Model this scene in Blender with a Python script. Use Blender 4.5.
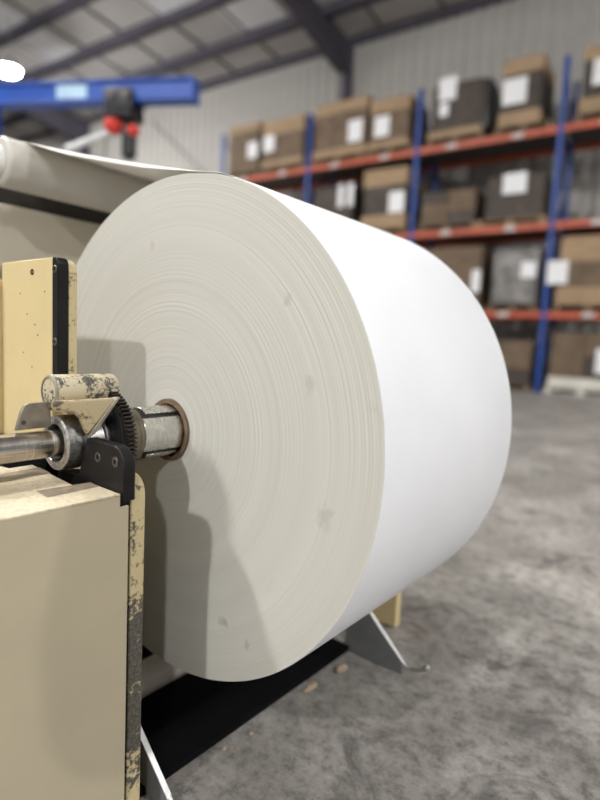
import bpy, math, random
from mathutils import Vector, Matrix

# ------------------------------------------------------------------ reset
for o in list(bpy.data.objects):
    bpy.data.objects.remove(o, do_unlink=True)
scene = bpy.context.scene
COL = scene.collection
random.seed(7)
PI = math.pi

# ------------------------------------------------------------------ camera
EYE = 0.717
PITCH, ROLL = math.radians(6.062), math.radians(2.738)
FPX = 552.6
fw = Vector((0, math.cos(PITCH), -math.sin(PITCH)))
rt = Vector((1, 0, 0))
up = rt.cross(fw)
RT = rt * math.cos(ROLL) + up * math.sin(ROLL)
UP = up * math.cos(ROLL) - rt * math.sin(ROLL)
cd = bpy.data.cameras.new('camera')
cd.sensor_fit = 'HORIZONTAL'
cd.sensor_width = 36.0
cd.lens = FPX * 36.0 / 600.0
cd.clip_start = 0.02
cd.clip_end = 200
cd.dof.use_dof = True
cd.dof.focus_distance = 0.79
cd.dof.aperture_fstop = 2.2
cam = bpy.data.objects.new('camera', cd)
COL.objects.link(cam)
mw = Matrix.Identity(4)
for i in range(3):
    mw[i][0], mw[i][1], mw[i][2] = RT[i], UP[i], -fw[i]
mw.translation = (0, 0, EYE)
cam.matrix_world = mw
scene.camera = cam

# ------------------------------------------------------------------ world and exposure
wd = bpy.data.worlds.new('world')
scene.world = wd
wd.use_nodes = True
bg = wd.node_tree.nodes['Background']
bg.inputs[0].default_value = (0.93, 0.96, 1.0, 1)
bg.inputs[1].default_value = 0.24
vs = scene.view_settings
vs.view_transform = 'Standard'
vs.look = 'None'
vs.gamma = 1.0
vs.use_curve_mapping = False
vs.exposure = -0.20
LAMP_STRENGTH = 1150.0

# ------------------------------------------------------------------ frames
# machine frame: x along the roll axis (away), y to the back of the machine, z up, origin at centre of the near roll end
PHI = math.radians(51.684)
MC = Vector((-0.22032, 0.92914, 0.55713))
FLOORZ = -MC.z
RAD, LEN = 0.4191, 0.4836
# building frame: s along the rack, n away from the camera towards the rack wall
PSI = math.radians(-34.19)
U = Vector((math.cos(PSI), math.sin(PSI), 0))
NN = Vector((-math.sin(PSI), math.cos(PSI), 0))
RACK_N = 10.8


# ------------------------------------------------------------------ material helpers
class G:
    def __init__(self, name):
        self.m = bpy.data.materials.new(name)
        self.m.use_nodes = True
        self.t = self.m.node_tree
        self.b = self.t.nodes['Principled BSDF']
        self.out = self.t.nodes['Material Output']
        self._tc = None

    def n(self, typ, **kw):
        nd = self.t.nodes.new(typ)
        for k, v in kw.items():
            setattr(nd, k, v)
        return nd

    def link(self, a, b):
        self.t.links.new(a, b)

    def tc(self, which='Object'):
        if self._tc is None:
            self._tc = self.n('ShaderNodeTexCoord')
        return self._tc.outputs[which]

    def scaled(self, s, which='Object'):
        mp = self.n('ShaderNodeMapping')
        mp.inputs['Scale'].default_value = s
        self.link(self.tc(which), mp.inputs['Vector'])
        return mp.outputs[0]

    def noise(self, scale, detail=4, rough=0.55, vec=None, dist=0.0):
        nd = self.n('ShaderNodeTexNoise')
        nd.inputs['Scale'].default_value = scale
        nd.inputs['Detail'].default_value = detail
        nd.inputs['Roughness'].default_value = rough
        nd.inputs['Distortion'].default_value = dist
        self.link(vec if vec is not None else self.tc(), nd.inputs['Vector'])
        return nd.outputs['Fac']

    def ramp(self, fac, stops):
        r = self.n('ShaderNodeValToRGB')
        el = r.color_ramp.elements
        while len(el) < len(stops):
            el.new(0.5)
        for e, (p, c) in zip(el, stops):
            e.position = p
            e.color = c if len(c) == 4 else (*c, 1)
        self.link(fac, r.inputs[0])
        return r.outputs[0]

    def mix(self, fac, a, b, mode='MIX'):
        mx = self.n('ShaderNodeMix', data_type='RGBA', blend_type=mode)
        for sock, v in ((mx.inputs['Factor'], fac), (mx.inputs['A'], a), (mx.inputs['B'], b)):
            if isinstance(v, (int, float)):
                sock.default_value = v
            elif isinstance(v, tuple):
                sock.default_value = v if len(v) == 4 else (*v, 1)
            else:
                self.link(v, sock)
        return mx.outputs['Result']

    def math(self, op, a, b=None):
        md = self.n('ShaderNodeMath', operation=op)
        for i, v in enumerate((a, b)):
            if v is None:
                continue
            if isinstance(v, (int, float)):
                md.inputs[i].default_value = v
            else:
                self.link(v, md.inputs[i])
        return md.outputs[0]

    def set(self, color=None, rough=None, metal=None, spec=None):
        for key, v in (('Base Color', color), ('Roughness', rough), ('Metallic', metal), ('Specular IOR Level', spec)):
            if v is None:
                continue
            if isinstance(v, (int, float)):
                self.b.inputs[key].default_value = v
            elif isinstance(v, tuple):
                self.b.inputs[key].default_value = v if len(v) == 4 else (*v, 1)
            else:
                self.link(v, self.b.inputs[key])
        return self

    def bump(self, h, strength=0.3, dist=0.001):
        bp = self.n('ShaderNodeBump')
        bp.inputs['Strength'].default_value = strength
        bp.inputs['Distance'].default_value = dist
        self.link(h, bp.inputs['Height'])
        self.link(bp.outputs[0], self.b.inputs['Normal'])
        return self


def K(v):
    return (v, v, v)


def simple(name, col, rough=0.5, metal=0.0, var=0.12, scale=8.0, spec=0.4):
    g = G(name)
    f = g.noise(scale, 4)
    lo = tuple(c * (1 - var) for c in col)
    hi = tuple(min(1, c * (1 + var)) for c in col)
    g.set(g.ramp(f, [(0.3, lo), (0.7, hi)]), rough, metal, spec)
    return g.m


def chipped(name, paint, under, amount, scale=70, wb=0.55, zwear=None, rough=0.5, streak=(1, 1, 1)):
    """paint with chips that show dark bare metal; zwear = (z_low, z_high) height band rubbed bare"""
    g = G(name)
    v = g.scaled(streak)
    big = g.noise(scale * 0.16, 3, 0.6, v)
    fine = g.noise(scale, 6, 0.7, v)
    s = g.math('ADD', g.math('MULTIPLY', big, wb), g.math('MULTIPLY', fine, 1 - wb))
    if zwear:
        sep = g.n('ShaderNodeSeparateXYZ')
        g.link(g.tc(), sep.inputs[0])
        mr = g.ramp(sep.outputs[2], zwear)
        s = g.math('ADD', s, mr)
    th = 1.0 - amount
    fac = g.ramp(s, [(max(0, th - 0.02), K(0)), (min(1, th + 0.02), K(1))])
    tone = g.noise(9, 4)
    pc = g.ramp(tone, [(0.3, tuple(c * 0.95 for c in paint)), (0.7, tuple(min(1, c * 1.03) for c in paint))])
    uc = g.ramp(g.noise(scale * 1.7, 4), [(0.3, tuple(c * 0.5 for c in under)), (0.75, tuple(c * 1.7 for c in under))])
    g.set(g.mix(fac, pc, uc), rough, 0.0, 0.4)
    inv = g.math('SUBTRACT', 1.0, fac)
    g.bump(inv, 0.5, 0.0006)
    return g.m


CREAM = (0.70, 0.565, 0.30)
CREAM_D = (0.57, 0.475, 0.30)

MAT = {}
MAT['cream'] = chipped('cream_paint', CREAM, (0.06, 0.05, 0.035), 0.30, 60)
MAT['cream_box'] = chipped('cream_cover_paint', (0.46, 0.40, 0.285), (0.10, 0.08, 0.06), 0.262, 40)
MAT['cream_worn'] = chipped('cream_worn_paint', (0.60, 0.50, 0.29), (0.10, 0.09, 0.075), 0.44, 130,
                            zwear=[(0.0, K(0.03)), (0.08, K(0.05)), (0.14, K(0.12)), (0.345, K(0.13)), (0.39, K(0.02)), (1.0, K(0.01))])
MAT['cream_chip'] = chipped('cream_chipped_paint', (0.58, 0.51, 0.35), (0.09, 0.085, 0.08), 0.465, 240, 0.45)
MAT['cream_web'] = chipped('cream_gusset_paint', (0.50, 0.41, 0.25), (0.10, 0.075, 0.05), 0.43, 110, 0.5)
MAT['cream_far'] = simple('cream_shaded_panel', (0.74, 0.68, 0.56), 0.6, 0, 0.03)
# dusty top plate of the housing
g = G('dusty_cream_top')
f1 = g.noise(160, 6, 0.75)
f2 = g.noise(14, 4)
c1 = g.ramp(f1, [(0.36, (0.38, 0.31, 0.21)), (0.50, (0.62, 0.545, 0.40))])
g.set(g.mix(g.ramp(f2, [(0.35, K(0)), (0.75, K(0.55))]), c1, (0.40, 0.32, 0.20)), 0.7)
MAT['dusty'] = g.m

def steel(name, col, rough, streak=(3, 60, 60), var=0.25):
    g = G(name)
    f = g.noise(6, 5, 0.6, g.scaled(streak))
    g.set(g.ramp(f, [(0.3, tuple(c * (1 - var) for c in col)), (0.7, tuple(min(1, c * (1 + var)) for c in col))]),
          g.ramp(f, [(0.3, K(rough * 0.8)), (0.7, K(min(1, rough * 1.3)))]), 1.0)
    return g.m


MAT['shaft_steel'] = steel('ground_shaft_steel', (0.62, 0.58, 0.53), 0.22, (40, 2, 2), 0.12)
MAT['cast_steel'] = steel('worn_cast_steel', (0.46, 0.45, 0.44), 0.42, (30, 30, 30), 0.45)
MAT['bright_steel'] = steel('bright_steel', (0.52, 0.52, 0.52), 0.45, (12, 25, 25), 0.08)
MAT['leaf_steel'] = steel('chuck_leaf_steel', (0.66, 0.65, 0.62), 0.26, (40, 40, 6), 0.10)
MAT['sheet_steel'] = steel('dull_sheet_steel', (0.38, 0.36, 0.33), 0.42, (12, 12, 12), 0.25)
MAT['galv'] = simple('galvanised_sheet', (0.24, 0.245, 0.25), 0.5, 0.3, 0.12, 30)
MAT['tab_steel'] = simple('rubbed_tab_metal', (0.30, 0.27, 0.22), 0.45, 0.5, 0.25, 40)
MAT['black'] = simple('black_oxide', (0.016, 0.016, 0.018), 0.42, 0.0, 0.4, 30)
MAT['black_edge'] = simple('black_guide', (0.011, 0.0105, 0.011), 0.42, 0.0, 0.3, 40, 0.22)
MAT['bolt'] = simple('black_bolt', (0.10, 0.09, 0.08), 0.35, 0.4, 0.3, 40)
MAT['socket'] = simple('bolt_socket', (0.004, 0.004, 0.004), 0.8)
MAT['gear'] = simple('oily_gear_steel', (0.034, 0.028, 0.023), 0.34, 0.35, 0.45, 55)
MAT['flange'] = simple('rubbed_flange_steel', (0.20, 0.17, 0.13), 0.38, 0.6, 0.3, 40)
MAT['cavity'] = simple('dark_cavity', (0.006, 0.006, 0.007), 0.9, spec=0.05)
MAT['recess_shade'] = simple('recess_shade', (0.05, 0.045, 0.04), 0.7)
MAT['core'] = simple('cardboard_core', (0.175, 0.120, 0.072), 0.75, 0, 0.25, 60)
MAT['screw'] = simple('dull_screw', (0.34, 0.28, 0.20), 0.5, 0.3, 0.25, 60)
MAT['strip'] = simple('bare_metal_strip', (0.27, 0.225, 0.165), 0.55, 0.15, 0.25, 50)

# white paper (side of the roll)
g = G('white_paper')
f = g.noise(5, 4)
g.set(g.ramp(f, [(0.3, (0.80, 0.81, 0.845)), (0.7, (0.84, 0.85, 0.88))]), 0.55, 0, 0.25)
v = g.scaled((14, 90, 90))
g.bump(g.noise(2.0, 3, 0.5, v), 0.05, 0.002)
MAT['paper'] = g.m

SMUDGES = ((-0.333, -0.075, 0.016, 0.35), (-0.140, -0.291, 0.009, 0.55), (-0.151, -0.290, 0.006, 0.6), (-0.199, -0.308, 0.009, 0.5), (-0.251, 0.216, 0.010, 0.35), (-0.297, 0.102, 0.013, 0.28), (0.057, 0.311, 0.009, 0.3))
# paper end face: fine rings of wound layers
g = G('wound_paper_edge')
sep = g.n('ShaderNodeSeparateXYZ')
g.link(g.tc(), sep.inputs[0])
yy = g.math('MULTIPLY', sep.outputs[1], sep.outputs[1])
zz = g.math('MULTIPLY', sep.outputs[2], sep.outputs[2])
rr = g.math('SQRT', g.math('ADD', yy, zz))
warp = g.noise(3.0, 2)
rw = g.math('ADD', rr, g.math('MULTIPLY', warp, 0.003))
comb = g.n('ShaderNodeCombineXYZ')
g.link(rw, comb.inputs[0])
nf = g.n('ShaderNodeTexNoise')
nf.inputs['Scale'].default_value = 270
nf.inputs['Detail'].default_value = 5
nf.inputs['Roughness'].default_value = 0.65
g.link(comb.outputs[0], nf.inputs['Vector'])
nb = g.n('ShaderNodeTexNoise')
nb.inputs['Scale'].default_value = 26
nb.inputs['Detail'].default_value = 3
g.link(comb.outputs[0], nb.inputs['Vector'])
# rings are plainer in some sectors: modulate by a slow noise
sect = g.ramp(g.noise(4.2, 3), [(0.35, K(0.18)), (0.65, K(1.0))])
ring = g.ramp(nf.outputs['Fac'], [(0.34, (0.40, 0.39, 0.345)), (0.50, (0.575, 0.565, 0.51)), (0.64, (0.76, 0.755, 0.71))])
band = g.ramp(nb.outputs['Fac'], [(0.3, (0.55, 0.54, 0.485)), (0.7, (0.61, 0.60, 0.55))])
ring_light_fade = g.ramp(g.math('ADD', sep.outputs[2], 0.5), [(0.34, K(0.22)), (0.62, K(1.0))])  # lighting's effect painted in: ring contrast fades towards the bottom
colr = g.mix(g.math('MULTIPLY', g.math('MULTIPLY', sect, ring_light_fade), 0.85), band, ring)
sm = g.noise(9, 5, 0.7, dist=0.6)
smf = g.ramp(sm, [(0.66, K(0)), (0.78, K(0.30))])
colr = g.mix(smf, colr, (0.40, 0.38, 0.33))
for (sy, sz, sr, sa) in SMUDGES:
    dy_ = g.math('DIVIDE', g.math('ADD', g.math('SUBTRACT', sep.outputs[1], sy), g.math('MULTIPLY', g.math('SUBTRACT', g.noise(40, 3), 0.5), 0.02)), sr)
    dz_ = g.math('DIVIDE', g.math('SUBTRACT', sep.outputs[2], sz), sr * 1.3)
    q_ = g.math('SQRT', g.math('ADD', g.math('MULTIPLY', dy_, dy_), g.math('MULTIPLY', dz_, dz_)))
    q_ = g.math('ADD', q_, g.math('MULTIPLY', g.math('SUBTRACT', g.noise(70, 4, 0.7), 0.5), 2.2))
    colr = g.mix(g.ramp(q_, [(0.35, K(sa)), (0.95, K(0))]), colr, (0.34, 0.31, 0.26))
g.set(colr, 0.75, 0, 0.2)
g.bump(nf.outputs['Fac'], 0.12, 0.0012)
MAT['paper_end'] = g.m

# thin web: paper that lets some light through
g = G('paper_web')
g.set((0.80, 0.79, 0.75), 0.6, 0, 0.2)
tr = g.n('ShaderNodeBsdfTranslucent')
tr.inputs[0].default_value = (0.80, 0.76, 0.68, 1)
mxs = g.n('ShaderNodeMixShader')
mxs.inputs[0].default_value = 0.22
g.link(g.b.outputs[0], mxs.inputs[1])
g.link(tr.outputs[0], mxs.inputs[2])
g.link(mxs.outputs[0], g.out.inputs[0])
MAT['web'] = g.m
MAT['roller'] = simple('roller_sleeve', (0.60, 0.575, 0.52), 0.5, 0, 0.06)
MAT['roller_cap'] = simple('roller_cap', (0.80, 0.79, 0.77), 0.4)

# concrete floor
g = G('stained_concrete')
base = g.ramp(g.noise(2.2, 6, 0.65, dist=0.5), [(0.28, (0.15, 0.14, 0.127)), (0.5, (0.255, 0.242, 0.223)), (0.74, (0.40, 0.382, 0.355))])
fine = g.ramp(g.noise(30, 8, 0.82), [(0.36, K(0.42)), (0.5, K(0.98)), (0.68, K(1.4))])
c = g.mix(1.0, base, fine, 'MULTIPLY')
dk = g.ramp(g.noise(4.7, 5, 0.7, dist=1.0), [(0.55, K(0)), (0.66, K(0.75))])
c = g.mix(dk, c, (0.075, 0.07, 0.065))
rs = g.ramp(g.noise(3.1, 4, 0.6, g.scaled((1.1, 0.9, 1))), [(0.62, K(0)), (0.74, K(0.35))])
c = g.mix(rs, c, (0.20, 0.125, 0.09))
sc = g.ramp(g.noise(3.0, 4, 0.7, g.scaled((0.5, 5.0, 1))), [(0.58, K(0)), (0.72, K(0.28))])
c = g.mix(sc, c, (0.42, 0.405, 0.375))
g.set(c, g.ramp(g.noise(6, 4), [(0.3, K(0.36)), (0.7, K(0.62))]), 0, 0.4)
g.bump(g.noise(60, 4), 0.12, 0.002)
MAT['floor'] = g.m

MAT['wall'] = simple('grey_wall_sheet', (0.40, 0.385, 0.36), 0.6, 0, 0.06, 2)
MAT['rib'] = simple('grey_wall_rib', (0.40, 0.385, 0.36), 0.6, 0, 0.06, 2)
MAT['roof'] = simple('pale_roof_sheet', (0.50, 0.485, 0.47), 0.7, 0, 0.06, 1)
MAT['skylight'] = simple('pale_skylight_sheet', (0.74, 0.75, 0.78), 0.6, 0, 0.04, 1)
MAT['steel_dark'] = simple('dark_frame_steel', (0.075, 0.068, 0.09), 0.6, 0, 0.15, 3)
MAT['blue'] = simple('rack_blue_paint', (0.020, 0.062, 0.27), 0.45, 0, 0.2, 5)
MAT['jib_blue'] = simple('jib_blue_paint', (0.018, 0.078, 0.38), 0.4, 0, 0.15, 5)
MAT['orange'] = simple('rack_orange_paint', (0.47, 0.095, 0.045), 0.45, 0, 0.2, 5)
MAT['deck'] = simple('dark_deck', (0.07, 0.06, 0.055), 0.7)
MAT['carton'] = simple('brown_carton', (0.150, 0.104, 0.068), 0.75, 0, 0.25, 4)
MAT['carton_dark'] = simple('dark_wrapped_carton', (0.058, 0.044, 0.034), 0.6, 0, 0.3, 5)
MAT['carton_tan'] = simple('tan_carton', (0.34, 0.235, 0.14), 0.75, 0, 0.15, 4)
MAT['black_wrap'] = simple('black_stretch_wrap', (0.018, 0.017, 0.018), 0.35, 0, 0.4, 9)
MAT['clear_wrap'] = simple('cloudy_wrap', (0.20, 0.19, 0.18), 0.35, 0, 0.5, 5)
MAT['wood'] = simple('pallet_wood', (0.17, 0.125, 0.08), 0.8, 0, 0.3, 7)
MAT['white_wood'] = simple('whitewashed_pallet_wood', (0.62, 0.59, 0.53), 0.7, 0, 0.15, 7)
MAT['sheet'] = simple('white_label_paper', (0.80, 0.80, 0.81), 0.6, 0, 0.03)
MAT['tag'] = simple('beam_tag', (0.55, 0.53, 0.52), 0.6, 0, 0.05)
MAT['red'] = simple('red_plastic', (0.62, 0.045, 0.03), 0.4)
MAT['white_paint'] = simple('white_paint', (0.72, 0.73, 0.74), 0.4)
MAT['pale_plate'] = simple('pale_nameplate', (0.42, 0.60, 0.74), 0.5, 0, 0.1)
MAT['lamp_body'] = simple('lamp_housing', (0.30, 0.30, 0.31), 0.5)
MAT['scrap'] = simple('torn_board', (0.40, 0.31, 0.23), 0.8)
g = G('lamp_lens')
em = g.n('ShaderNodeEmission')
em.inputs[0].default_value = (1.0, 0.985, 0.965, 1)
em.inputs[1].default_value = LAMP_STRENGTH
g.link(em.outputs[0], g.out.inputs[0])
MAT['lens'] = g.m


# ------------------------------------------------------------------ mesh helpers
class MB:
    def __init__(self):
        self.v, self.f = [], []

    def add(self, verts, faces):
        o = len(self.v)
        self.v += [tuple(p) for p in verts]
        self.f += [tuple(i + o for i in q) for q in faces]
        return self

    def box(self, lo, hi):
        (x0, y0, z0), (x1, y1, z1) = lo, hi
        return self.add([(x0, y0, z0), (x1, y0, z0), (x1, y1, z0), (x0, y1, z0), (x0, y0, z1), (x1, y0, z1), (x1, y1, z1), (x0, y1, z1)],
                        [(0, 3, 2, 1), (4, 5, 6, 7), (0, 1, 5, 4), (1, 2, 6, 5), (2, 3, 7, 6), (3, 0, 4, 7)])

    def prism(self, poly, axis, a0, a1):
        """polygon extruded along axis; poly coords are the two other axes in order"""
        def p3(q, a):
            return (a, q[0], q[1]) if axis == 0 else (q[0], a, q[1]) if axis == 1 else (q[0], q[1], a)
        n = len(poly)
        vs = [p3(q, a0) for q in poly] + [p3(q, a1) for q in poly]
        fs = [tuple(range(n))[::-1], tuple(range(n, 2 * n))]
        fs += [(i, (i + 1) % n, n + (i + 1) % n, n + i) for i in range(n)]
        return self.add(vs, fs)

    def lathe(self, prof, seg=48, c=(0, 0), axis=0, closed=False):
        """prof: list of (along, radius)"""
        rings = []
        vs = []
        for a, r in prof:
            ring = []
            for k in range(seg):
                t = 2 * PI * k / seg
                p, q = c[0] + r * math.cos(t), c[1] + r * math.sin(t)
                ring.append(len(vs))
                vs.append((a, p, q) if axis == 0 else (p, a, q) if axis == 1 else (p, q, a))
            rings.append(ring)
        fs = []
        m = len(rings)
        for i in range(m if closed else m - 1):
            A, B = rings[i], rings[(i + 1) % m]
            for k in range(seg):
                fs.append((A[k], A[(k + 1) % seg], B[(k + 1) % seg], B[k]))
        if not closed:
            if prof[0][1] > 1e-6:
                fs.append(tuple(rings[0][::-1]))
            if prof[-1][1] > 1e-6:
                fs.append(tuple(rings[-1]))
        return self.add(vs, fs)

    def tube(self, pts, r, seg=10):
        pts = [Vector(p) for p in pts]
        vs, rings = [], []
        for i, p in enumerate(pts):
            d = (pts[min(i + 1, len(pts) - 1)] - pts[max(i - 1, 0)]).normalized()
            s = d.cross(Vector((0, 0, 1)))
            if s.length < 1e-3:
                s = d.cross(Vector((1, 0, 0)))
            s.normalize()
            t = s.cross(d)
            ring = []
            for k in range(seg):
                a = 2 * PI * k / seg
                ring.append(len(vs))
                vs.append(p + s * (r * math.cos(a)) + t * (r * math.sin(a)))
            rings.append(ring)
        fs = [tuple(rings[0][::-1]), tuple(rings[-1])]
        for A, B in zip(rings, rings[1:]):
            for k in range(seg):
                fs.append((A[k], A[(k + 1) % seg], B[(k + 1) % seg], B[k]))
        return self.add(vs, fs)

    def sphere(self, c, r, su=18, sv=10, sq=(1, 1, 1)):
        vs = [(c[0], c[1], c[2] + r * sq[2])]
        for i in range(1, sv):
            a = PI * i / sv
            for k in range(su):
                b = 2 * PI * k / su
                vs.append((c[0] + r * sq[0] * math.sin(a) * math.cos(b), c[1] + r * sq[1] * math.sin(a) * math.sin(b), c[2] + r * sq[2] * math.cos(a)))
        vs.append((c[0], c[1], c[2] - r * sq[2]))
        fs = []
        for k in range(su):
            fs.append((0, 1 + k, 1 + (k + 1) % su))
            for i in range(sv - 2):
                a, b = 1 + i * su + k, 1 + i * su + (k + 1) % su
                fs.append((a, a + su, b + su, b))
            a = 1 + (sv - 2) * su
            fs.append((a + k, len(vs) - 1, a + (k + 1) % su))
        return self.add(vs, fs)

    def mesh(self, name, mat, off=(0, 0, 0), smooth=30):
        me = bpy.data.meshes.new(name)
        me.from_pydata([(p[0] - off[0], p[1] - off[1], p[2] - off[2]) for p in self.v], [], self.f)
        import bmesh
        bm = bmesh.new()
        bm.from_mesh(me)
        bmesh.ops.recalc_face_normals(bm, faces=bm.faces)
        bm.to_mesh(me)
        bm.free()
        me.materials.append(MAT[mat] if isinstance(mat, str) else mat)
        for p in me.polygons:
            p.use_smooth = True
        me.set_sharp_from_angle(angle=math.radians(smooth))
        return me


def bevel(o, w, seg=2):
    m = o.modifiers.new('bevel', 'BEVEL')
    m.width = w
    m.segments = seg
    m.limit_method = 'ANGLE'
    m.angle_limit = math.radians(40)
    m.harden_normals = False
    return o


def tag(o, label=None, cat=None, group=None, kind=None):
    if label:
        o['label'] = label
    if cat:
        o['category'] = cat
    if group:
        o['group'] = group
    if kind:
        o['kind'] = kind
    return o


def link(name, data, parent=None):
    o = bpy.data.objects.new(name, data)
    COL.objects.link(o)
    if parent is not None:
        o.parent = parent
    return o


class Thing:
    """an Empty at the thing's base; parts are given in the frame's coordinates"""
    def __init__(self, name, origin, rot, world, label, cat, group=None):
        self.o = link(name, None)
        self.o.empty_display_size = 0.05
        self.org = Vector(origin)
        self.o.location = world(origin)
        self.o.rotation_euler = (0, 0, rot)
        tag(self.o, label, cat, group)

    def part(self, name, mb, mat, parent=None, bev=0, smooth=30, label=None):
        o = link(name, mb.mesh(name, mat, self.org, smooth), parent or self.o)
        if bev:
            bevel(o, bev)
        if label:
            o['label'] = label
        return o


def mworld(p):
    p = Vector(p)
    ca, sa = math.cos(PHI), math.sin(PHI)
    return Vector((MC.x + p.x * ca - p.y * sa, MC.y + p.x * sa + p.y * ca, MC.z + p.z))


def bworld(p):
    p = Vector(p)
    return U * p.x + NN * p.y + Vector((0, 0, p.z))


def mthing(name, origin, label, cat, group=None):
    return Thing(name, origin, PHI, mworld, label, cat, group)


def bthing(name, origin, label, cat, group=None):
    return Thing(name, origin, PSI, bworld, label, cat, group)


def bstruct(name, mb, mat, smooth=30):
    o = link(name, mb.mesh(name, mat, (0, 0, 0), smooth))
    o.rotation_euler = (0, 0, PSI)
    o['kind'] = 'structure'
    return o


def arc(cx, cy, r, a0, a1, n=8):
    return [(cx + r * math.cos(math.radians(a0 + (a1 - a0) * i / n)), cy + r * math.sin(math.radians(a0 + (a1 - a0) * i / n))) for i in range(n + 1)]


# ================================================================== SETTING
S0, S1 = -34.0, 14.0         # along the rack wall
N0, N1 = -16.0, 12.7         # floor depth, wall position
EAVE, PITCHR = 8.30, 0.08


def roofz(n):
    return EAVE + PITCHR * (N1 - n)


bstruct('floor', MB().box((S0, N0, -0.2), (S1, N1 + 0.3, 0.0)), 'floor')
wall = bstruct('wall_back', MB().box((S0, N1, 0.0), (S1, N1 + 0.25, EAVE)), 'wall')
ribme = MB().prism([(-0.085, 0), (-0.05, -0.045), (0.05, -0.045), (0.085, 0)], 2, 0.0, EAVE - 0.05).mesh('rib', 'rib')
x = S0 + 0.2
while x < S1 - 0.1:
    r = link('rib', ribme, wall)
    r.location = (x, N1, 0)
    x += 0.30
bstruct('wall_left', MB().box((S0 - 0.25, N0, 0.0), (S0, N1 + 0.25, EAVE + 2.4)), 'wall')

ceil = bstruct('ceiling', MB().add([(S0, N1 + .25, roofz(N1 + .25)), (S1, N1 + .25, roofz(N1 + .25)), (S1, N0, roofz(N0)), (S0, N0, roofz(N0)),
                                    (S0, N1 + .25, roofz(N1 + .25) + .15), (S1, N1 + .25, roofz(N1 + .25) + .15), (S1, N0, roofz(N0) + .15), (S0, N0, roofz(N0) + .15)],
                                   [(0, 1, 2, 3), (7, 6, 5, 4), (0, 4, 5, 1), (1, 5, 6, 2), (2, 6, 7, 3), (3, 7, 4, 0)]), 'roof')
# purlins run along the wall
n = 11.32
pur = MB().box((S0, -0.05, -0.25), (S1, 0.05, 0.0)).box((S0, -0.05, -0.25), (S1, 0.13, -0.235)).mesh('purlin', 'steel_dark')
while n > N0:
    o = link('purlin', pur, ceil)
    o.location = (0, n, roofz(n))
    n -= 1.47
ev = MB().box((S0, N1 - 0.14, EAVE - 0.20), (S1, N1 - 0.002, EAVE - 0.02)).mesh('eave_strut', 'steel_dark')
link('eave_strut', ev, ceil)
# seams of the roof sheets and paler translucent sheets, both running with the slope
def slope_strip(s0, s1, na, nb, d0, d1):
    m = MB()
    m.add([(s0, na, roofz(na) - d0), (s1, na, roofz(na) - d0), (s1, nb, roofz(nb) - d0), (s0, nb, roofz(nb) - d0),
           (s0, na, roofz(na) - d1), (s1, na, roofz(na) - d1), (s1, nb, roofz(nb) - d1), (s0, nb, roofz(nb) - d1)],
          [(0, 1, 2, 3), (7, 6, 5, 4), (0, 4, 5, 1), (1, 5, 6, 2), (2, 6, 7, 3), (3, 7, 4, 0)])
    return m
for s in [-31.5 + 1.55 * k for k in range(22)]:
    link('roof_seam', slope_strip(s, s + 0.05, N1 - .2, 2.0, 0.001, 0.045).mesh('roof_seam', 'steel_dark'), ceil)
for s, na, nb in ((-9.9, 11.2, 8.5), (-11.4, 9.8, 8.5), (-16.2, 9.8, 7.1), (-22.0, 9.8, 7.1)):
    link('skylight_panel', slope_strip(s, s + 1.4, na, nb, 0.004, 0.03).mesh('skylight_panel', 'skylight'), ceil)
# rigid frames: column at the wall and deep rafter with a haunch
for s in (-7.55, -18.4, -26.0, 0.1, 7.7):
    link('column', MB().box((s - 0.10, N1 - 0.32, 0), (s + 0.10, N1 - 0.05, EAVE - 0.2)).mesh('column', 'steel_dark'), wall)
    poly = [(N1 - 0.05, EAVE - 0.2), (N1 - 0.05, EAVE - 0.9), (N1 - 0.42, EAVE - 0.95), (N1 - 2.6, roofz(N1 - 2.6) - 0.72), (N0 + 0.5, roofz(N0 + 0.5) - 0.72),
            (N0 + 0.5, roofz(N0 + 0.5) - 0.05), (N1 - 0.4, roofz(N1 - 0.4) - 0.1)]
    raf = MB().prism(poly, 0, s - 0.03, s + 0.03)
    fl = [(N1 - 0.42, EAVE - 0.95), (N1 - 2.6, roofz(N1 - 2.6) - 0.72), (N0 + 0.5, roofz(N0 + 0.5) - 0.72)]
    raf.prism(fl + [(q[0], q[1] + 0.03) for q in fl[::-1]], 0, s - 0.13, s + 0.13)
    link('rafter', raf.mesh('rafter', 'steel_dark'), ceil)
# thin sway rods on the back wall
for s0, z0, s1, z1 in ((-14.9, 7.6, -10.6, 4.2), (-21.5, 7.6, -16.0, 3.0)):
    link('sway_rod', MB().tube([(s0, N1 - 0.1, z0), (s1, N1 - 0.1, z1)], 0.02, 6).mesh('sway_rod', 'steel_dark'), wall)


# ================================================================== HIGH-BAY LAMPS
def lamp(s, n, z, label, group=None):
    t = bthing('high_bay_lamp', (s, n, z), label, 'lamp', group)
    t.part('shade', MB().lathe([(z + 0.02, 0.27), (z + 0.05, 0.28), (z + 0.20, 0.16), (z + 0.30, 0.12), (z + 0.36, 0.05), (z + 0.361, 0.0)], 28, (s, n), 2)
           , 'lamp_body')
    t.part('lens', MB().lathe([(z - 0.13, 0.0), (z - 0.125, 0.07), (z - 0.10, 0.14), (z - 0.06, 0.20), (z + 0.018, 0.25)], 28, (s, n), 2), 'lens')
    t.part('hanger', MB().tube([(s, n, z + 0.34), (s, n, roofz(n) - 0.01)], 0.012, 6), 'lamp_body')
    return t


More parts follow.
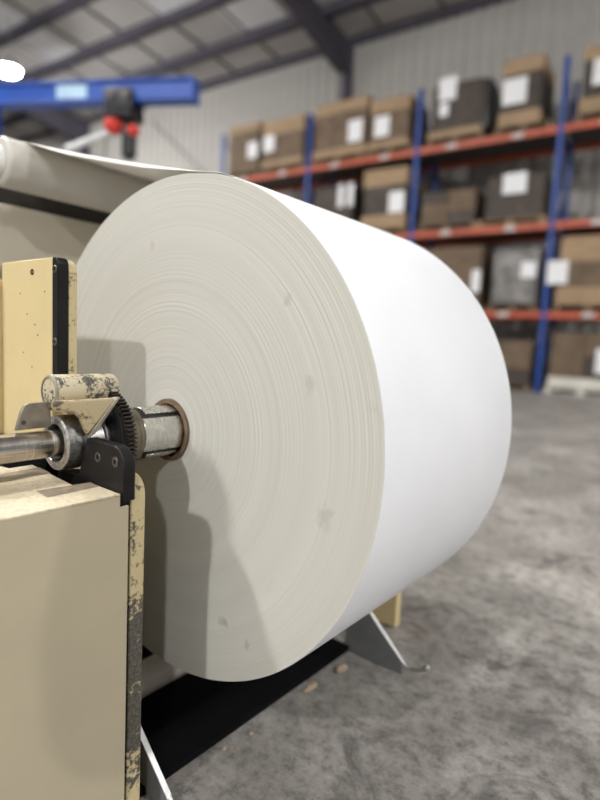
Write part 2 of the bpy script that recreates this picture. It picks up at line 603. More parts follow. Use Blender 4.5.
LG = 'high bay lamps outside the picture'
lamp(-15.0, 8.0, 7.3, 'glaring round high bay lamp hanging above the far end of the blue jib crane')
for s, n in ((6.0, -7.9), (0.0, -7.0), (-4.6, -2.4), (8.0, 1.0), (-7.0, 1.5), (-13.5, 1.0), (7.5, 7.6)):  # third lamp is added so a shadow like a person's falls on the roll
    lamp(s, n, 7.0 if n < -5 else 7.3, 'unseen round high bay lamp hung from the roof behind and above the machine', LG)

# ================================================================== PALLET RACK
POSTS = [-10.05, -7.40, -4.77, -2.10, 0.56]
BEAMZ = [1.40, 2.97, 4.61]
RD = 1.06
rack = bthing('pallet_rack', (POSTS[0], RACK_N, 0), 'tall pallet rack with blue posts and orange beams along the grey back wall', 'rack')
PT = 5.82
for s in POSTS:
    for d in (0, RD):
        rack.part('post', MB().box((s - 0.045, RACK_N + d - 0.04, 0.008), (s + 0.045, RACK_N + d + 0.04, PT)), 'blue', bev=0.008)
        rack.part('foot_plate', MB().box((s - 0.075, RACK_N + d - 0.07, 0.0), (s + 0.075, RACK_N + d + 0.07, 0.01)), 'blue')
    zz_, k = 0.3, 0
    while zz_ + 0.9 < PT:
        a, b = (0.04, RD - 0.04) if k % 2 == 0 else (RD - 0.04, 0.04)
        rack.part('brace', MB().tube([(s, RACK_N + a, zz_), (s, RACK_N + b, zz_ + 0.9)], 0.018, 6), 'blue')
        zz_ += 0.9
        k += 1
for s0, s1 in zip(POSTS, POSTS[1:]):
    for zb in BEAMZ:
        for d, yo in ((0, -0.045), (RD, 0.005)):
            bm_ = rack.part('beam', MB().box((s0 + 0.046, RACK_N + d + yo, zb - 0.06), (s1 - 0.046, RACK_N + d + yo + 0.04, zb + 0.06)), 'orange', bev=0.006)
            if d == 0:
                for q in (0.27, 0.73):
                    sx = s0 + (s1 - s0) * q
                    rack.part('tag', MB().box((sx - 0.10, RACK_N + yo - 0.004, zb - 0.04), (sx + 0.10, RACK_N + yo - 0.0005, zb + 0.04)), 'tag', bm_)
        rack.part('deck', MB().box((s0 + 0.05, RACK_N - 0.004, zb + 0.035), (s1 - 0.05, RACK_N + RD + 0.004, zb + 0.06)), 'deck')


def pallet(s0, s1, z, label, white=False, n0=None, mat=None):
    n0 = RACK_N - 0.06 if n0 is None else n0
    m = mat or ('white_wood' if white else 'wood')
    d = 1.1
    t = bthing('pallet', ((s0 + s1) / 2, n0 + d / 2, z), label, 'pallet')
    for i in range(3):
        sx = s0 + (s1 - s0 - 0.10) * i / 2
        t.part('stringer', MB().box((sx, n0 + 0.01, z + 0.016), (sx + 0.10, n0 + d - 0.01, z + 0.094)), m)
    for i in range(7):
        y = n0 + (d - 0.10) * i / 6
        t.part('deck_board', MB().box((s0, y, z + 0.095), (s1, y + 0.10, z + 0.115)), m)
    for i in range(3):
        y = n0 + (d - 0.10) * i / 2
        t.part('bottom_board', MB().box((s0, y, z), (s1, y + 0.10, z + 0.015)), m)
    return z + 0.116


def load(s0, s1, z0, z1, label, body='carton', trays=(None, None), sheets=(), wrap=False, flaps=False, name='wrapped_load', cat='carton', n0=None, bulge=0.0, layers=0):
    """a palletised carton: body, tan trays at top and bottom, white sheets on the front"""
    n0 = RACK_N - 0.05 if n0 is None else n0
    d = 1.06
    t = bthing(name, ((s0 + s1) / 2, n0 + d / 2, z0), label, cat)
    if layers:
        h = (z1 - z0) / layers
        for i in range(layers):
            k = 2
            w = (s1 - s0) / k
            for j in range(k):
                t.part('carton', MB().box((s0 + j * w + 0.004, n0 + 0.01 * ((i + j) % 2), z0 + i * h + 0.003), (s0 + (j + 1) * w - 0.004, n0 + d, z0 + (i + 1) * h)),
                       ('carton', 'carton_dark', 'carton')[(i * 2 + j) % 3] if body == 'carton' else body, bev=0.012)
    else:
        b = t.part('body', MB().box((s0, n0, z0), (s1, n0 + d, z1)), body, bev=0.02 if not bulge else 0.07)
    for (a, h), q in zip([x for x in (('top', trays[0]), ('bottom', trays[1])) if x[1]], range(2)):
        lo, hi = (z1 - h, z1 + 0.008) if a == 'top' else (z0 - 0.0, z0 + h)
        w = 0.012 if a == 'top' else 0.03
        tp = t.part(a + '_tray', MB().box((s0 - w, n0 - w, lo), (s1 + w * 0.5, n0 + d * 0.96, hi)), 'carton_tan', bev=0.006)
    if wrap:
        t.part('side_wrap', MB().prism([(n0 + 0.05, z0 + 0.04), (n0 + d * 0.6, z0 + 0.02), (n0 + d, z0 + 0.1), (n0 + d * 0.95, z1 - 0.3), (n0 + d * 0.5, z1 - 0.03), (n0 + 0.06, z1 - 0.02)], 0, s1 - 0.1, s1 + 0.12),
               'black_wrap', bev=0.05)
    for (sc, zc, w, h) in sheets:
        t.part('label_sheet', MB().box((sc - w / 2, n0 - 0.036, zc - h / 2), (sc + w / 2, n0 - 0.031, zc + h / 2)), 'sheet')
    return t


B3, B2, B1 = (z + 0.0605 for z in BEAMZ)
# --- top level
z = pallet(-9.83, -8.84, B1, 'wooden pallet at the wall end of the top rack level')
load(-9.80, -8.86, z, 5.90, 'brown carton at the far end of the top rack level with pale top', 'carton', (0.16, None), [(-9.02, 5.26, .30, .36)])
z = pallet(-8.70, -7.52, B1, 'wooden pallet under the tan topped carton beside the second blue post')
load(-8.72, -7.56, z, 5.84, 'tan topped brown carton beside the second blue post on the top level', 'carton', (0.32, 0.14), [(-8.52, 5.33, .32, .36)])
z = pallet(-7.26, -6.00, B1, 'wooden pallet under the carton right beside the dark wall column')
load(-7.24, -5.93, z, 5.92, 'big brown carton in front of the dark wall column on the top level', 'carton', (0.22, 0.16), [(-6.19, 5.24, .34, .44)])
z = pallet(-5.90, -4.86, B1, 'wooden pallet under the smaller carton left of the middle blue post')
load(-5.84, -4.98, z, 5.76, 'smaller brown carton with tan trays left of the middle blue post', 'carton', (0.25, 0.14), [(-5.56, 5.22, .34, .40)])
z = pallet(-4.55, -3.45, B1, 'wooden pallet under the black wrapped carton on the top level')
load(-4.52, -3.50, z, 5.80, 'dark carton with black stretch wrap on its side and two white sheets', 'carton_dark', (None, 0.13), [(-4.19, 5.68, .34, .42), (-4.24, 5.30, .18, .24)], wrap=True, bulge=1)
z = pallet(-3.24, -2.24, B1, 'wooden pallet under the tall dark carton on the top level')
load(-3.16, -2.48, z, 5.94, 'tall dark carton with tan trays at top and bottom and one white sheet', 'carton_dark', (0.26, 0.24), [(-2.93, 5.38, .42, .44)])
z = pallet(-1.90, -0.92, B1, 'wooden pallet on the top level right of the tallest carton')
load(-1.82, -0.98, z, 5.86, 'dark carton with tan trays on the top level past the long blue post', 'carton_dark', (0.22, 0.24), [(-1.50, 5.42, .34, .42)])
# --- second level
z = pallet(-7.2, -6.15, B2, 'wooden pallet under the dark load with two white strips')
load(-7.15, -6.2, z, 4.15, 'dark load with two narrow white strips on the second level', 'carton_dark', (None, None), [(-6.46, 3.92, .14, .48), (-6.22, 3.92, .14, .48)])
z = pallet(-5.95, -4.92, B2, 'wooden pallet under the tan lidded carton on the second level')
load(-5.90, -4.93, z, 4.36, 'dark carton with bright tan lid left of the middle post on the second level', 'carton_dark', (0.34, 0.28), [(-5.12, 3.66, .34, .42)])
z = pallet(-4.60, -3.48, B2, 'wooden pallet under the low stack of brown cartons')
load(-4.58, -3.50, z, 3.78, 'low stack of small brown cartons on the second level', 'carton', layers=3, name='carton_stack')
z = pallet(-3.46, -2.22, B2, 'pale wooden pallet under the dark carton on the second level', mat='carton_tan')
load(-3.30, -2.28, z, 3.92, 'dark flat sided carton with large white sheet on the second level', 'carton_dark', (None, None), [(-2.79, 3.76, .42, .36)])
# --- first level
z = pallet(-4.55, -3.25, B3, 'wooden pallet under the brown carton partly hidden by the paper roll')
load(-4.40, -3.30, z, 2.68, 'brown carton on the lowest beam partly hidden by the white paper roll', 'carton', (None, None), [(-3.36, 2.02, .16, .42)])
z = pallet(-3.12, -2.24, B3, 'wooden pallet under the load in cloudy plastic wrap')
load(-3.08, -2.26, z, 2.62, 'load under cloudy plastic wrap on the lowest beam level', 'clear_wrap', (None, None), [(-2.42, 2.20, .26, .28)], bulge=1)
z = pallet(-1.95, -0.86, B3, 'wooden pallet under the light tan carton on the lowest beam')
load(-1.90, -0.88, z, 2.74, 'light tan carton with dark middle band beside the long blue post', 'carton', (0.42, 0.30), [(-1.93, 2.14, .34, .40)])
# --- on the floor
z = pallet(-3.45, -2.22, 0.0, 'wooden pallet on the floor behind the paper roll')
load(-3.40, -2.24, z, 0.92, 'stack of brown cartons on the floor left of the long blue post', 'carton', layers=3, name='carton_stack')
z = pallet(-1.96, -0.80, 0.0, 'whitewashed wooden pallet on the floor under the rack', True, RACK_N - 0.12)
load(-1.93, -0.84, z + 0.001, 0.30, 'thick white base tray on the whitewashed pallet', 'white_wood', n0=RACK_N - 0.10, name='base_tray', cat='tray')
load(-1.92, -0.84, 0.302, 1.08, 'stack of brown cartons with white sheet on the whitewashed pallet', 'carton', sheets=[(-1.08, 0.62, .22, .42)], layers=2, name='carton_stack', n0=RACK_N - 0.06)

# ================================================================== JIB CRANE
JA = math.radians(170.4)


def jworld(p):
    p = Vector(p)
    return Vector((-1.03, 5.0, 0)) + Vector((math.cos(JA), math.sin(JA), 0)) * p.x + Vector((-math.sin(JA), math.cos(JA), 0)) * p.y + Vector((0, 0, p.z))


JZ = 2.81
jib = Thing('jib_crane', (1.95, 0, 0), JA, jworld, 'blue jib crane with level boom and upright mast', 'crane')
bo = jib.part('boom', MB().box((0.0, -0.05, JZ - 0.07), (3.2, 0.05, JZ + 0.07)).box((0.0, -0.075, JZ - 0.09), (3.2, 0.075, JZ - 0.07)).box((0.0, -0.075, JZ + 0.07), (3.2, 0.075, JZ + 0.09)), 'jib_blue', bev=0.004)
jib.part('end_plate', MB().box((-0.015, -0.08, JZ - 0.095), (0.0, 0.08, JZ + 0.095)), 'jib_blue', bo)
jib.part('nameplate', MB().box((0.98, 0.051, JZ - 0.055), (1.27, 0.056, JZ + 0.058)), 'pale_plate', bo, label='pale blue nameplate')
jib.part('mast', MB().lathe([(0.02, 0.075), (JZ - 0.09, 0.075)], 24, (1.95, 0), 2), 'jib_blue')
jib.part('base_plate', MB().box((1.77, -0.18, 0), (2.13, 0.18, 0.02)), 'jib_blue')

hz = JZ - 0.09
ho = Thing('hoist', (0.62, 0, hz - 0.5), JA, jworld, 'black hoist with red knobs and white arm hanging from the blue boom', 'hoist')
ho.part('trolley', MB().box((0.52, 0.078, hz - 0.12), (0.78, 0.12, hz + 0.09)).box((0.52, -0.12, hz - 0.12), (0.78, -0.078, hz + 0.09)).box((0.52, -0.12, hz - 0.14), (0.78, 0.12, hz - 0.045)), 'black', bev=0.01)
for sx in (0.58, 0.72):
    ho.part('wheel', MB().lathe([(0.121, 0.0), (0.121, 0.04), (0.14, 0.04), (0.14, 0.0)], 16, (sx, hz + 0.03), 1), 'bolt')
ho.part('knob', MB().sphere((0.735, 0.02, hz - 0.185), 0.085), 'red', label='large red knob')
ho.part('knob', MB().sphere((0.555, 0.02, hz - 0.235), 0.055, sq=(1.1, 1, 1)), 'red', label='small red knob')
ho.part('body', MB().lathe([(hz - 0.14, 0.035), (hz - 0.22, 0.035), (hz - 0.24, 0.065), (hz - 0.44, 0.065), (hz - 0.47, 0.04)], 18, (0.60, 0), 2), 'black')
ho.part('arm', MB().tube([(0.70, 0.02, hz - 0.215), (1.20, 0.02, hz - 0.385)], 0.028, 10), 'white_paint', label='white arm')
ho.part('cable', MB().tube([(0.80, 0.0, hz - 0.04), (0.83, 0.0, hz - 0.4), (0.84, 0, hz - 1.0)], 0.006, 6), 'black')

# ================================================================== PAPER ROLL
CORE_R = 0.0525
roll = mthing('paper_roll', (0, 0, -RAD), 'large white paper roll with cream ringed end on the steel shaft', 'paper roll')
seg = 192
prof = [(0.0015, RAD - 0.001), (0.004, RAD), (LEN - 0.004, RAD), (LEN - 0.0015, RAD - 0.001)]
m = MB()
for (a, r), (a2, r2) in zip(prof, prof[1:]):
    pass
vs, fs = [], []
for a, r in prof:
    for k in range(seg):
        t = 2 * PI * k / seg
        vs.append((a, r * math.cos(t), r * math.sin(t)))
for i in range(len(prof) - 1):
    for k in range(seg):
        fs.append((i * seg + k, i * seg + (k + 1) % seg, (i + 1) * seg + (k + 1) % seg, (i + 1) * seg + k))
roll.part('outer_wrap', MB().add(vs, fs), 'paper', smooth=60)


def ring_face(x0, sgn):
    vs, fs = [], []
    rad = [CORE_R + 0.0005] + [CORE_R + (RAD - 0.001 - CORE_R) * i / 16 for i in range(1, 17)]
    for i, r in enumerate(rad):
        dx = 0.0015 * sgn * max(0, (i - 14) / 2.0) if i > 14 else 0.0
        for k in range(seg):
            t = 2 * PI * k / seg
            vs.append((x0 + dx, r * math.cos(t), r * math.sin(t)))
    for i in range(16):
        for k in range(seg):
            fs.append((i * seg + k, i * seg + (k + 1) % seg, (i + 1) * seg + (k + 1) % seg, (i + 1) * seg + k))
    return MB().add(vs, fs)


# end faces keep their object origin on the roll axis so the rings stay centred
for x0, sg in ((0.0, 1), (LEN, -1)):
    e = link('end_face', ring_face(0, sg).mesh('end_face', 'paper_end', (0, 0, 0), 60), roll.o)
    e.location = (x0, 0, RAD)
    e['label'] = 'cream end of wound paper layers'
roll.part('core_tube', MB().lathe([(-0.004, CORE_R - 0.0075), (-0.004, CORE_R), (LEN + 0.004, CORE_R), (LEN + 0.004, CORE_R - 0.0075)], 64, closed=True), 'core', label='brown cardboard core')
# the web leaves the top of the roll and climbs to the idler roller
IY, IZ, IR = 0.535, 0.512, 0.052
dv = Vector((IY, IZ))
dist = dv.length
alpha = math.atan2(IZ, IY)
beta = math.asin((RAD - IR) / dist)
nang = alpha + PI / 2 - beta       # direction of the common normal (upper tangent)
nrm = (math.cos(nang), math.sin(nang))
p0 = (RAD * nrm[0], RAD * nrm[1])
p1 = (IY + (IR + 0.001) * nrm[0], IZ + (IR + 0.001) * nrm[1])
path = [(p0[0] - 0.03, p0[1] * 0 + math.sqrt(max(0, RAD ** 2 - (p0[0] - 0.03) ** 2)) + 0.0006), (p0[0] + 0.0006 * nrm[0], p0[1] + 0.0006 * nrm[1])]
for i in range(1, 10):
    q = i / 10
    path.append((p0[0] + (p1[0] - p0[0]) * q, p0[1] + (p1[1] - p0[1]) * q - 0.004 * math.sin(PI * q)))
na = math.degrees(nang)
for k in range(4):
    an = math.radians(na - k * 6)
    path.append((IY + (IR + 0.001) * math.cos(an), IZ + (IR + 0.001) * math.sin(an)))
path += [(path[-1][0] + 0.30 * math.sin(an), path[-1][1] - 0.30 * math.cos(an))]
nx = 6
vs, fs = [], []
XS = [(-0.0005, 0.009), (0.002, 0.005), (0.008, 0.001)] + [(0.02 + (LEN - 0.024) * i / 5, 0.0) for i in range(6)]
nx = len(XS) - 1
for j, (yy_, zz_) in enumerate(path):
    dr = min(1.0, max(0.0, (j - 1) / 3.0)) if j < 9 else max(0.0, (11 - j) / 3.0)
    for xx_, dz_ in XS:
        vs.append((xx_ if dr > 0 or xx_ > 0.001 else 0.001, yy_, zz_ - dz_ * dr))
for j in range(len(path) - 1):
    for i in range(nx):
        a = j * (nx + 1) + i
        fs.append((a, a + 1, a + nx + 2, a + nx + 1))
w = roll.part('web', MB().add(vs, fs), 'web', smooth=80, label='thin paper sheet running off the roll')
sol = w.modifiers.new('thickness', 'SOLIDIFY')
sol.thickness = 0.0008
sol.offset = 1.0

idl = mthing('idler_roller', (-0.05, IY, IZ - IR), 'pale idler roller that the paper sheet passes over', 'roller')
idl.part('sleeve', MB().lathe([(-0.045, IR - 0.004), (-0.040, IR), (0.56, IR), (0.565, IR - 0.004)], 64, (IY, IZ)), 'roller')
idl.part('end_cap', MB().lathe([(-0.062, 0.0), (-0.062, 0.028), (-0.046, 0.034), (-0.046, 0.0)], 32, (IY, IZ)), 'roller_cap')
idl.part('axle', MB().lathe([(-0.30, 0.014), (-0.062, 0.014)], 20, (IY, IZ)), 'sheet_steel')
idl.part('axle', MB().lathe([(0.566, 0.014), (0.66, 0.014)], 20, (IY, IZ)), 'sheet_steel')

# ================================================================== UNWIND STAND (frame that carries the shaft)
st = mthing('unwind_stand', (-0.2, 0.1, FLOORZ), 'cream painted unwind stand with worn edges, black guides and low side housing', 'machine')
PX0, PX1 = -0.163, -0.140        # arm plate thickness range


def arm_poly():
    """L-shaped arm plate in (y, z): low saddle in front of the shaft, tall prong behind it"""
    p = [(-0.13, FLOORZ + 0.004), (-0.13, -0.062)]
    p += arc(-0.104, -0.058, 0.026, 180, 90, 6)
    p += [(-0.045, -0.032), (-0.044, -0.036)]
    p += arc(0.0, 0.0, 0.052, 225, 330, 10)
    k = len(p)
    p += [(0.045, -0.02), (0.042, 0.10), (0.042, 0.245)]
    p += arc(0.064, 0.243, 0.022, 180, 90, 6)
    p += [(0.30, 0.265), (0.52, 0.10), (0.52, FLOORZ + 0.004)]
    return p, k


FULL, k_ = arm_poly()
LOW = FULL[:k_] + [(0.058, -0.024), (0.52, -0.024), (0.52, FLOORZ + 0.004)]
HIGH = [(0.058, -0.024)] + FULL[k_:-1] + [(0.52, -0.024)]
st.part('prong', MB().prism(HIGH, 0, -0.1568, -0.1440), 'cream_worn', bev=0.004)
st.part('arm_plate', MB().prism(LOW, 0, PX0, PX1), 'cream_worn', bev=0.004, label='cream plate with paint rubbed off its edge')
st.part('far_arm_plate', MB().prism(FULL, 0, LEN - PX1, LEN - PX0), 'cream', bev=0.004)
# tall black guide bolted to the prong
RX0 = -0.1740
rp = [(0.0425, 0.064), (0.0425, 0.248)] + arc(0.0535, 0.255, 0.011, 180, 90, 5) + [(0.0590, 0.266), (0.0590, 0.064)]
rail = st.part('guide_rail', MB().prism(rp, 0, RX0, -0.1570), 'black_edge', bev=0.0015, label='black upright guide rail')


def bolt(t, parent, x, y, z, r=0.005, mat='bolt', name='bolt'):
    b = t.part(name, MB().lathe([(x + 0.001, r * 1.05), (x - 0.0008, r * 1.05), (x - 0.0014, r * 0.95), (x - 0.0014, r * 0.55), (x + 0.0006, r * 0.5), (x + 0.0006, 0.0)], 20, (y, z)), mat, parent)
    return b


for zb in (0.248, 0.142):
    bolt(st, rail, RX0, 0.0505, zb, 0.0058)
# low black bracket bolted in front of the saddle
BX0, BX1 = -0.181, PX0 - 0.0002
bp = [(-0.140, -0.060), (-0.140, -0.018)] + arc(-0.112, -0.016, 0.028, 180, 90, 8) + [(-0.048, 0.012), (-0.046, 0.004), (-0.030, -0.040), (0.030, -0.046), (0.03, -0.10), (-0.128, -0.10), (-0.128, -0.060)]
brk = st.part('saddle_bracket', MB().prism(bp, 0, BX0, BX1), 'black_edge', bev=0.0025, label='black bracket with rounded corner')
for yb, zb in ((-0.079, -0.010), (-0.120, -0.0095)):
    bolt(st, brk, BX0, yb, zb, 0.0066)
# tall cream cover behind the shaft, flush with the black guide
cov = st.part('arm_cover', MB().box((-0.1740, 0.0596, -0.022), (-0.1570, 0.2245, 0.2655)), 'cream', bev=0.0015, label='cream cover sheet')
st.part('arm_cover', MB().box((-0.184, 0.2265, -0.022), (-0.1570, 0.46, 0.238)), 'cream', bev=0.0015)
bolt(st, cov, -0.1737, 0.1195, 0.2465, 0.0045, 'socket', 'hole')
for (yh, zh) in ((0.081, 0.216), (0.160, 0.2145), (0.137, 0.182), (0.112, 0.166), (0.103, 0.150), (0.150, 0.121), (0.122, 0.10)):
    st.part('pin_hole', MB().lathe([(-0.17402, 0.0), (-0.17416, 0.0014), (-0.1738, 0.0016)], 8, (yh, zh)), 'socket', cov)

# low side housing in front of the arm: folded sheet box with a notched top
HT = -0.0485
HY = -0.136
body_poly = [(-0.62, HY + 0.004), (-0.1855, HY + 0.004), (-0.1855, -0.058), (-0.206, -0.064), (-0.192, 0.086), (-0.225, 0.086), (-0.225, 0.105), (-0.36, 0.10), (-0.62, 0.10)]
hou = st.part('housing', MB().prism(body_poly, 2, FLOORZ + 0.03, HT - 0.003), 'cream_box', bev=0.003, label='beige side housing')
st.part('front_sheet', MB().prism([(-0.62, FLOORZ + 0.03), (-0.1705, FLOORZ + 0.03), (-0.1705, -0.0665), (-0.1835, -0.0665), (-0.1835, HT - 0.003), (-0.62, HT - 0.003)], 1, HY, HY + 0.004), 'cream_box', hou, bev=0.001)
top_poly = [(-0.62, HY - 0.0005), (-0.1835, HY - 0.0005), (-0.1815, -0.060), (-0.206, -0.0645), (-0.190, 0.088), (-0.2255, 0.0865), (-0.2275, 0.107), (-0.36, 0.104), (-0.62, 0.104)]
top = st.part('top_sheet', MB().prism(top_poly, 2, HT - 0.003, HT), 'dusty', hou, bev=0.0012, label='dusty top sheet')
sp = st.part('metal_strip', MB().prism([(-0.2545, -0.056), (-0.1825, -0.0625), (-0.1855, -0.0875), (-0.2575, -0.0905)], 2, HT, HT + 0.0008), 'strip', hou)
st.part('metal_strip', MB().prism([(-0.33, 0.047), (-0.1925, 0.062), (-0.1965, 0.022), (-0.33, 0.004)], 2, HT, HT + 0.0008), 'strip', hou)
for sx, sy in ((-0.222, -0.073), (-0.2585, 0.027)):
    st.part('screw', MB().lathe([(HT + 0.0007, 0.0075), (HT + 0.0018, 0.0070), (HT + 0.0018, 0.0045), (HT + 0.0012, 0.0040), (HT + 0.0012, 0.0)], 20, (sx, sy), 2), 'screw', hou)
st.part('plinth', MB().box((-0.60, HY + 0.02, FLOORZ), (-0.19, 0.09, FLOORZ + 0.03)), 'black', hou)
# near-black blocks paint in the shade between the housing and the arm plate
st.part('shade_block', MB().box((-0.1850, 0.035, FLOORZ + 0.05), (PX0 - 0.001, 0.40, -0.075)), 'cavity')
st.part('shade_block', MB().box((-0.1885, 0.048, -0.30), (PX0 - 0.001, 0.40, -0.023)), 'cavity')
# cross members
st.part('cross_tube', MB().lathe([(PX1, 0.032), (LEN - PX1, 0.032)], 32, (0.118, FLOORZ + 0.034)), 'cream_far')
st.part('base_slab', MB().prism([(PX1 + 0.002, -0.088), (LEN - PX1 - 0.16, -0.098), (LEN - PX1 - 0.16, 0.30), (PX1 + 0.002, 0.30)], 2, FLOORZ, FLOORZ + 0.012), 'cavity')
st.part('cross_panel', MB().box((-0.35, 0.66, FLOORZ), (LEN + 0.3, 0.70, 0.452)), 'cream_far', bev=0.004)
st.part('recess_shade_bar', MB().box((-0.35, 0.675, 0.452), (LEN + 0.3, 0.76, 0.535)), 'recess_shade')  # dark bar paints in the shaded recess above the cross panel
for x0 in (-0.35, LEN + 0.16):
    st.part('side_frame', MB().box((x0, 0.52, FLOORZ), (x0 + 0.04, 0.66, 0.48)), 'cream_far', bev=0.004)
# hinged clamp above the bearing: round handle, gusset and steel tab
GUS = [(-0.228, 0.066), (-0.136, 0.066), (-0.140, 0.058), (-0.174, 0.021), (-0.180, 0.016), (-0.1835, 0.025), (-0.190, 0.0405), (-0.200, 0.0495), (-0.228, 0.054)]
cl = st.part('clamp_gusset', MB().prism(GUS, 1, -0.050, -0.0405), 'cream_web', bev=0.003)
st.part('gusset_edge', MB().prism([(-0.1355, 0.0665), (-0.1290, 0.0665), (-0.1690, 0.0165), (-0.1790, 0.0140)], 1, -0.0515, -0.0400), 'tab_steel', cl, bev=0.001)
hd = st.part('clamp_handle', MB().lathe([(-0.209, 0.0185), (-0.2075, 0.0225), (-0.2045, 0.0238), (-0.114, 0.0238), (-0.111, 0.0225), (-0.111, 0.0)], 40, (0.0, 0.0735)), 'cream_chip', cl, label='chipped cream handle')
st.part('handle_rim', MB().lathe([(-0.2100, 0.0190), (-0.2104, 0.0205), (-0.2085, 0.0232), (-0.2070, 0.0236), (-0.2070, 0.0190)], 40, (0.0, 0.0735), closed=True), 'tab_steel', cl)
tb = [(-0.2545, 0.0225), (-0.2475, 0.047)] + [(-0.243, 0.0555), (-0.236, 0.0588), (-0.206, 0.0595), (-0.206, 0.0235)]
tabp = st.part('clamp_tab', MB().prism(tb, 1, 0.000, 0.006), 'tab_steel', cl, bev=0.001, label='rubbed bare metal tab')
st.part('clamp_cap', MB().box((-0.205, -0.0405, 0.046), (-0.150, 0.030, 0.062)), 'cream_web', cl, bev=0.002)
st.part('tab_screw', MB().lathe([(-0.0012, 0.0), (-0.0012, 0.0032), (0.0005, 0.0032)], 12, (-0.2445, 0.0330), 1), 'bolt', cl)
# little rod with rounded end behind the shaft
st.part('stop_rod', MB().lathe([(-0.34, 0.006), (-0.262, 0.006), (-0.258, 0.004), (-0.257, 0.0)], 16, (0.045, 0.000)), 'bright_steel')
st.part('stop_bar', MB().box((-0.34, 0.042, -0.016), (-0.225, 0.058, -0.007)), 'tab_steel')

# ================================================================== SHAFT
sh = mthing('unwind_shaft', (-0.2, 0, -0.04), 'steel unwind shaft with bearing ring, dark gear and silver chuck in the roll core', 'shaft')
sh.part('shaft', MB().lathe([(-0.56, 0.0), (-0.56, 0.0175), (-0.557, 0.0195), (-0.112, 0.0195)], 48), 'shaft_steel')
sh.part('bearing_ring', MB().lathe([(-0.1835, 0.0262), (-0.2000, 0.0270), (-0.2015, 0.0285), (-0.2015, 0.0360), (-0.1995, 0.0388), (-0.176, 0.0392), (-0.168, 0.0385), (-0.166, 0.034), (-0.166, 0.0262)], 64, closed=True), 'cast_steel', label='thick worn steel ring')
sh.part('bearing_seat', MB().lathe([(-0.1845, 0.0), (-0.1845, 0.0262), (-0.160, 0.0262), (-0.160, 0.0)], 48), 'cavity')
sh.part('hub', MB().lathe([(-0.160, 0.0262), (-0.140, 0.0300), (-0.1385, 0.0335), (-0.132, 0.0335), (-0.131, 0.028), (-0.120, 0.028)], 48), 'cast_steel')
# gear: toothed rim with a dark cone-shaped web
NT = 74
R0, R1 = 0.0700, 0.0765
gp = []
for k in range(NT):
    a0 = 2 * PI * k / NT
    st_ = 2 * PI / NT
    for q, r in ((0.0, R0), (0.30, R0), (0.42, R1), (0.80, R1), (0.92, R0)):
        gp.append((r * math.cos(a0 + q * st_), r * math.sin(a0 + q * st_)))
GX0, GX1 = -0.1310, -0.1165
gear = sh.part('gear', MB().prism(gp, 0, GX0, GX1), 'gear', smooth=20, label='dark toothed gear')
sh.part('gear_web', MB().lathe([(GX0 - 0.0003, 0.066), (GX0 - 0.0015, 0.0655), (GX0 - 0.0018, 0.054), (GX0 - 0.0005, 0.036), (GX0 - 0.0005, 0.034)], 12), 'black', gear, smooth=10)
for k in range(6):
    a = PI / 3 * k + 0.3
    sh.part('gear_hole', MB().lathe([(GX0 - 0.0022, 0.0), (GX0 - 0.0022, 0.006), (GX0 - 0.001, 0.006)], 12, (0.047 * math.cos(a), 0.047 * math.sin(a))), 'socket', gear)
sh.part('flange', MB().lathe([(-0.1165, 0.030), (-0.1165, 0.052), (-0.108, 0.052), (-0.104, 0.047), (-0.0885, 0.0462), (-0.0875, 0.0430), (-0.086, 0.0430)], 56), 'flange')
sh.part('flange_lip', MB().lathe([(-0.0865, 0.0445), (-0.0820, 0.0450), (-0.0785, 0.0435), (-0.0785, 0.0405), (-0.0865, 0.0405)], 56, closed=True), 'flange')
# expanding chuck: dark drum with raised steel leaves
CR = 0.0385
ch = sh.part('chuck', MB().lathe([(-0.0865, 0.0), (-0.0865, CR), (0.10, CR), (0.104, CR - 0.003), (0.104, 0.0)], 64), 'black')
for k in range(4):
    am = 176 + 90 * k
    aw = 38.5
    pts = [(0.0425 * math.cos(math.radians(am - aw + 2 * aw * i / 10)), 0.0425 * math.sin(math.radians(am - aw + 2 * aw * i / 10))) for i in range(11)]
    inn = [(CR * 0.985 * math.cos(math.radians(am + aw - 2 * aw * i / 10)), CR * 0.985 * math.sin(math.radians(am + aw - 2 * aw * i / 10))) for i in range(11)]
    sh.part('leaf', MB().prism(pts + inn, 0, -0.0770 + (0.012 if k % 2 else 0), 0.096), 'leaf_steel', ch, bev=0.0008)

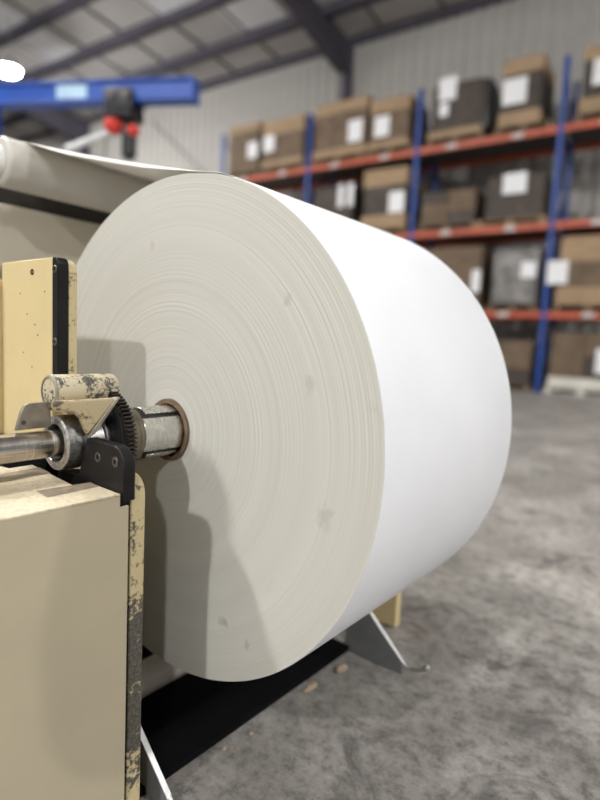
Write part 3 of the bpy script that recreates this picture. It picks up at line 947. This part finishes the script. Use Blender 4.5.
# ================================================================== FLOOR GUIDES, SCRAPS
def guide(dx, dy, dz, label):
    x0 = dx
    t = mthing('floor_guide', (x0, -0.15 + dy, FLOORZ), label, 'bracket', 'steel floor guides')
    P = lambda y, z: (y + dy, z + dz)
    Z0 = FLOORZ - dz
    t.part('side_plate', MB().prism([P(-0.10, -0.408), P(-0.235, -0.534), P(-0.238, Z0 + 0.001), P(-0.085, Z0 + 0.001)], 0, x0, x0 + 0.004), 'galv')
    t.part('top_strip', MB().prism([P(-0.098, -0.402), P(-0.237, -0.530), P(-0.240, -0.534), P(-0.101, -0.407)], 0, x0 - 0.001, x0 + 0.008), 'bright_steel')
    t.part('toe', MB().tube([(x0 + 0.004,) + P(-0.236, -0.533), (x0 + 0.005,) + P(-0.246, -0.541), (x0 + 0.006,) + P(-0.260, -0.543), (x0 + 0.008,) + P(-0.276, -0.538), (x0 + 0.009,) + P(-0.290, -0.528)], 0.004, 10), 'bright_steel')
    t.part('toe_tip', MB().sphere((x0 + 0.009, -0.291 + dy, -0.527 + dz), 0.007), 'bright_steel')
    return t


guide(0.462, 0.002, 0.003, 'galvanised floor guide with curled toe beside the far arm of the stand')
guide(-0.100, 0.097, 0.0, 'galvanised floor guide beside the worn edge of the near arm plate')


def scrap(x, y, r, label, sq=(1, .7, .5)):
    t = MB()
    t.sphere((x, y, FLOORZ + r * sq[2] * 0.98), r, 9, 6, sq)
    t.v = [(a + random.uniform(-1, 1) * r * .18, b + random.uniform(-1, 1) * r * .18, max(FLOORZ + 0.0002, c_ + random.uniform(-1, 1) * r * .12)) for a, b, c_ in t.v]
    o = link('scrap', t.mesh('scrap', 'scrap', (x, y, FLOORZ), 10))
    o.location = mworld((x, y, FLOORZ))
    o.rotation_euler = (0, 0, PHI)
    tag(o, label, 'scrap', 'torn scraps on the floor')


scrap(0.384, -0.129, 0.016, 'larger tan torn scrap on the floor by the far floor guide', (1.1, .7, .35))
scrap(0.285, -0.118, 0.013, 'flat tan torn scrap on the floor along the black base', (1.8, .7, .25))
scrap(0.106, -0.121, 0.0045, 'tiny tan crumb on the floor along the black base')
scrap(0.048, -0.112, 0.0045, 'tiny tan crumb on the floor along the black base')
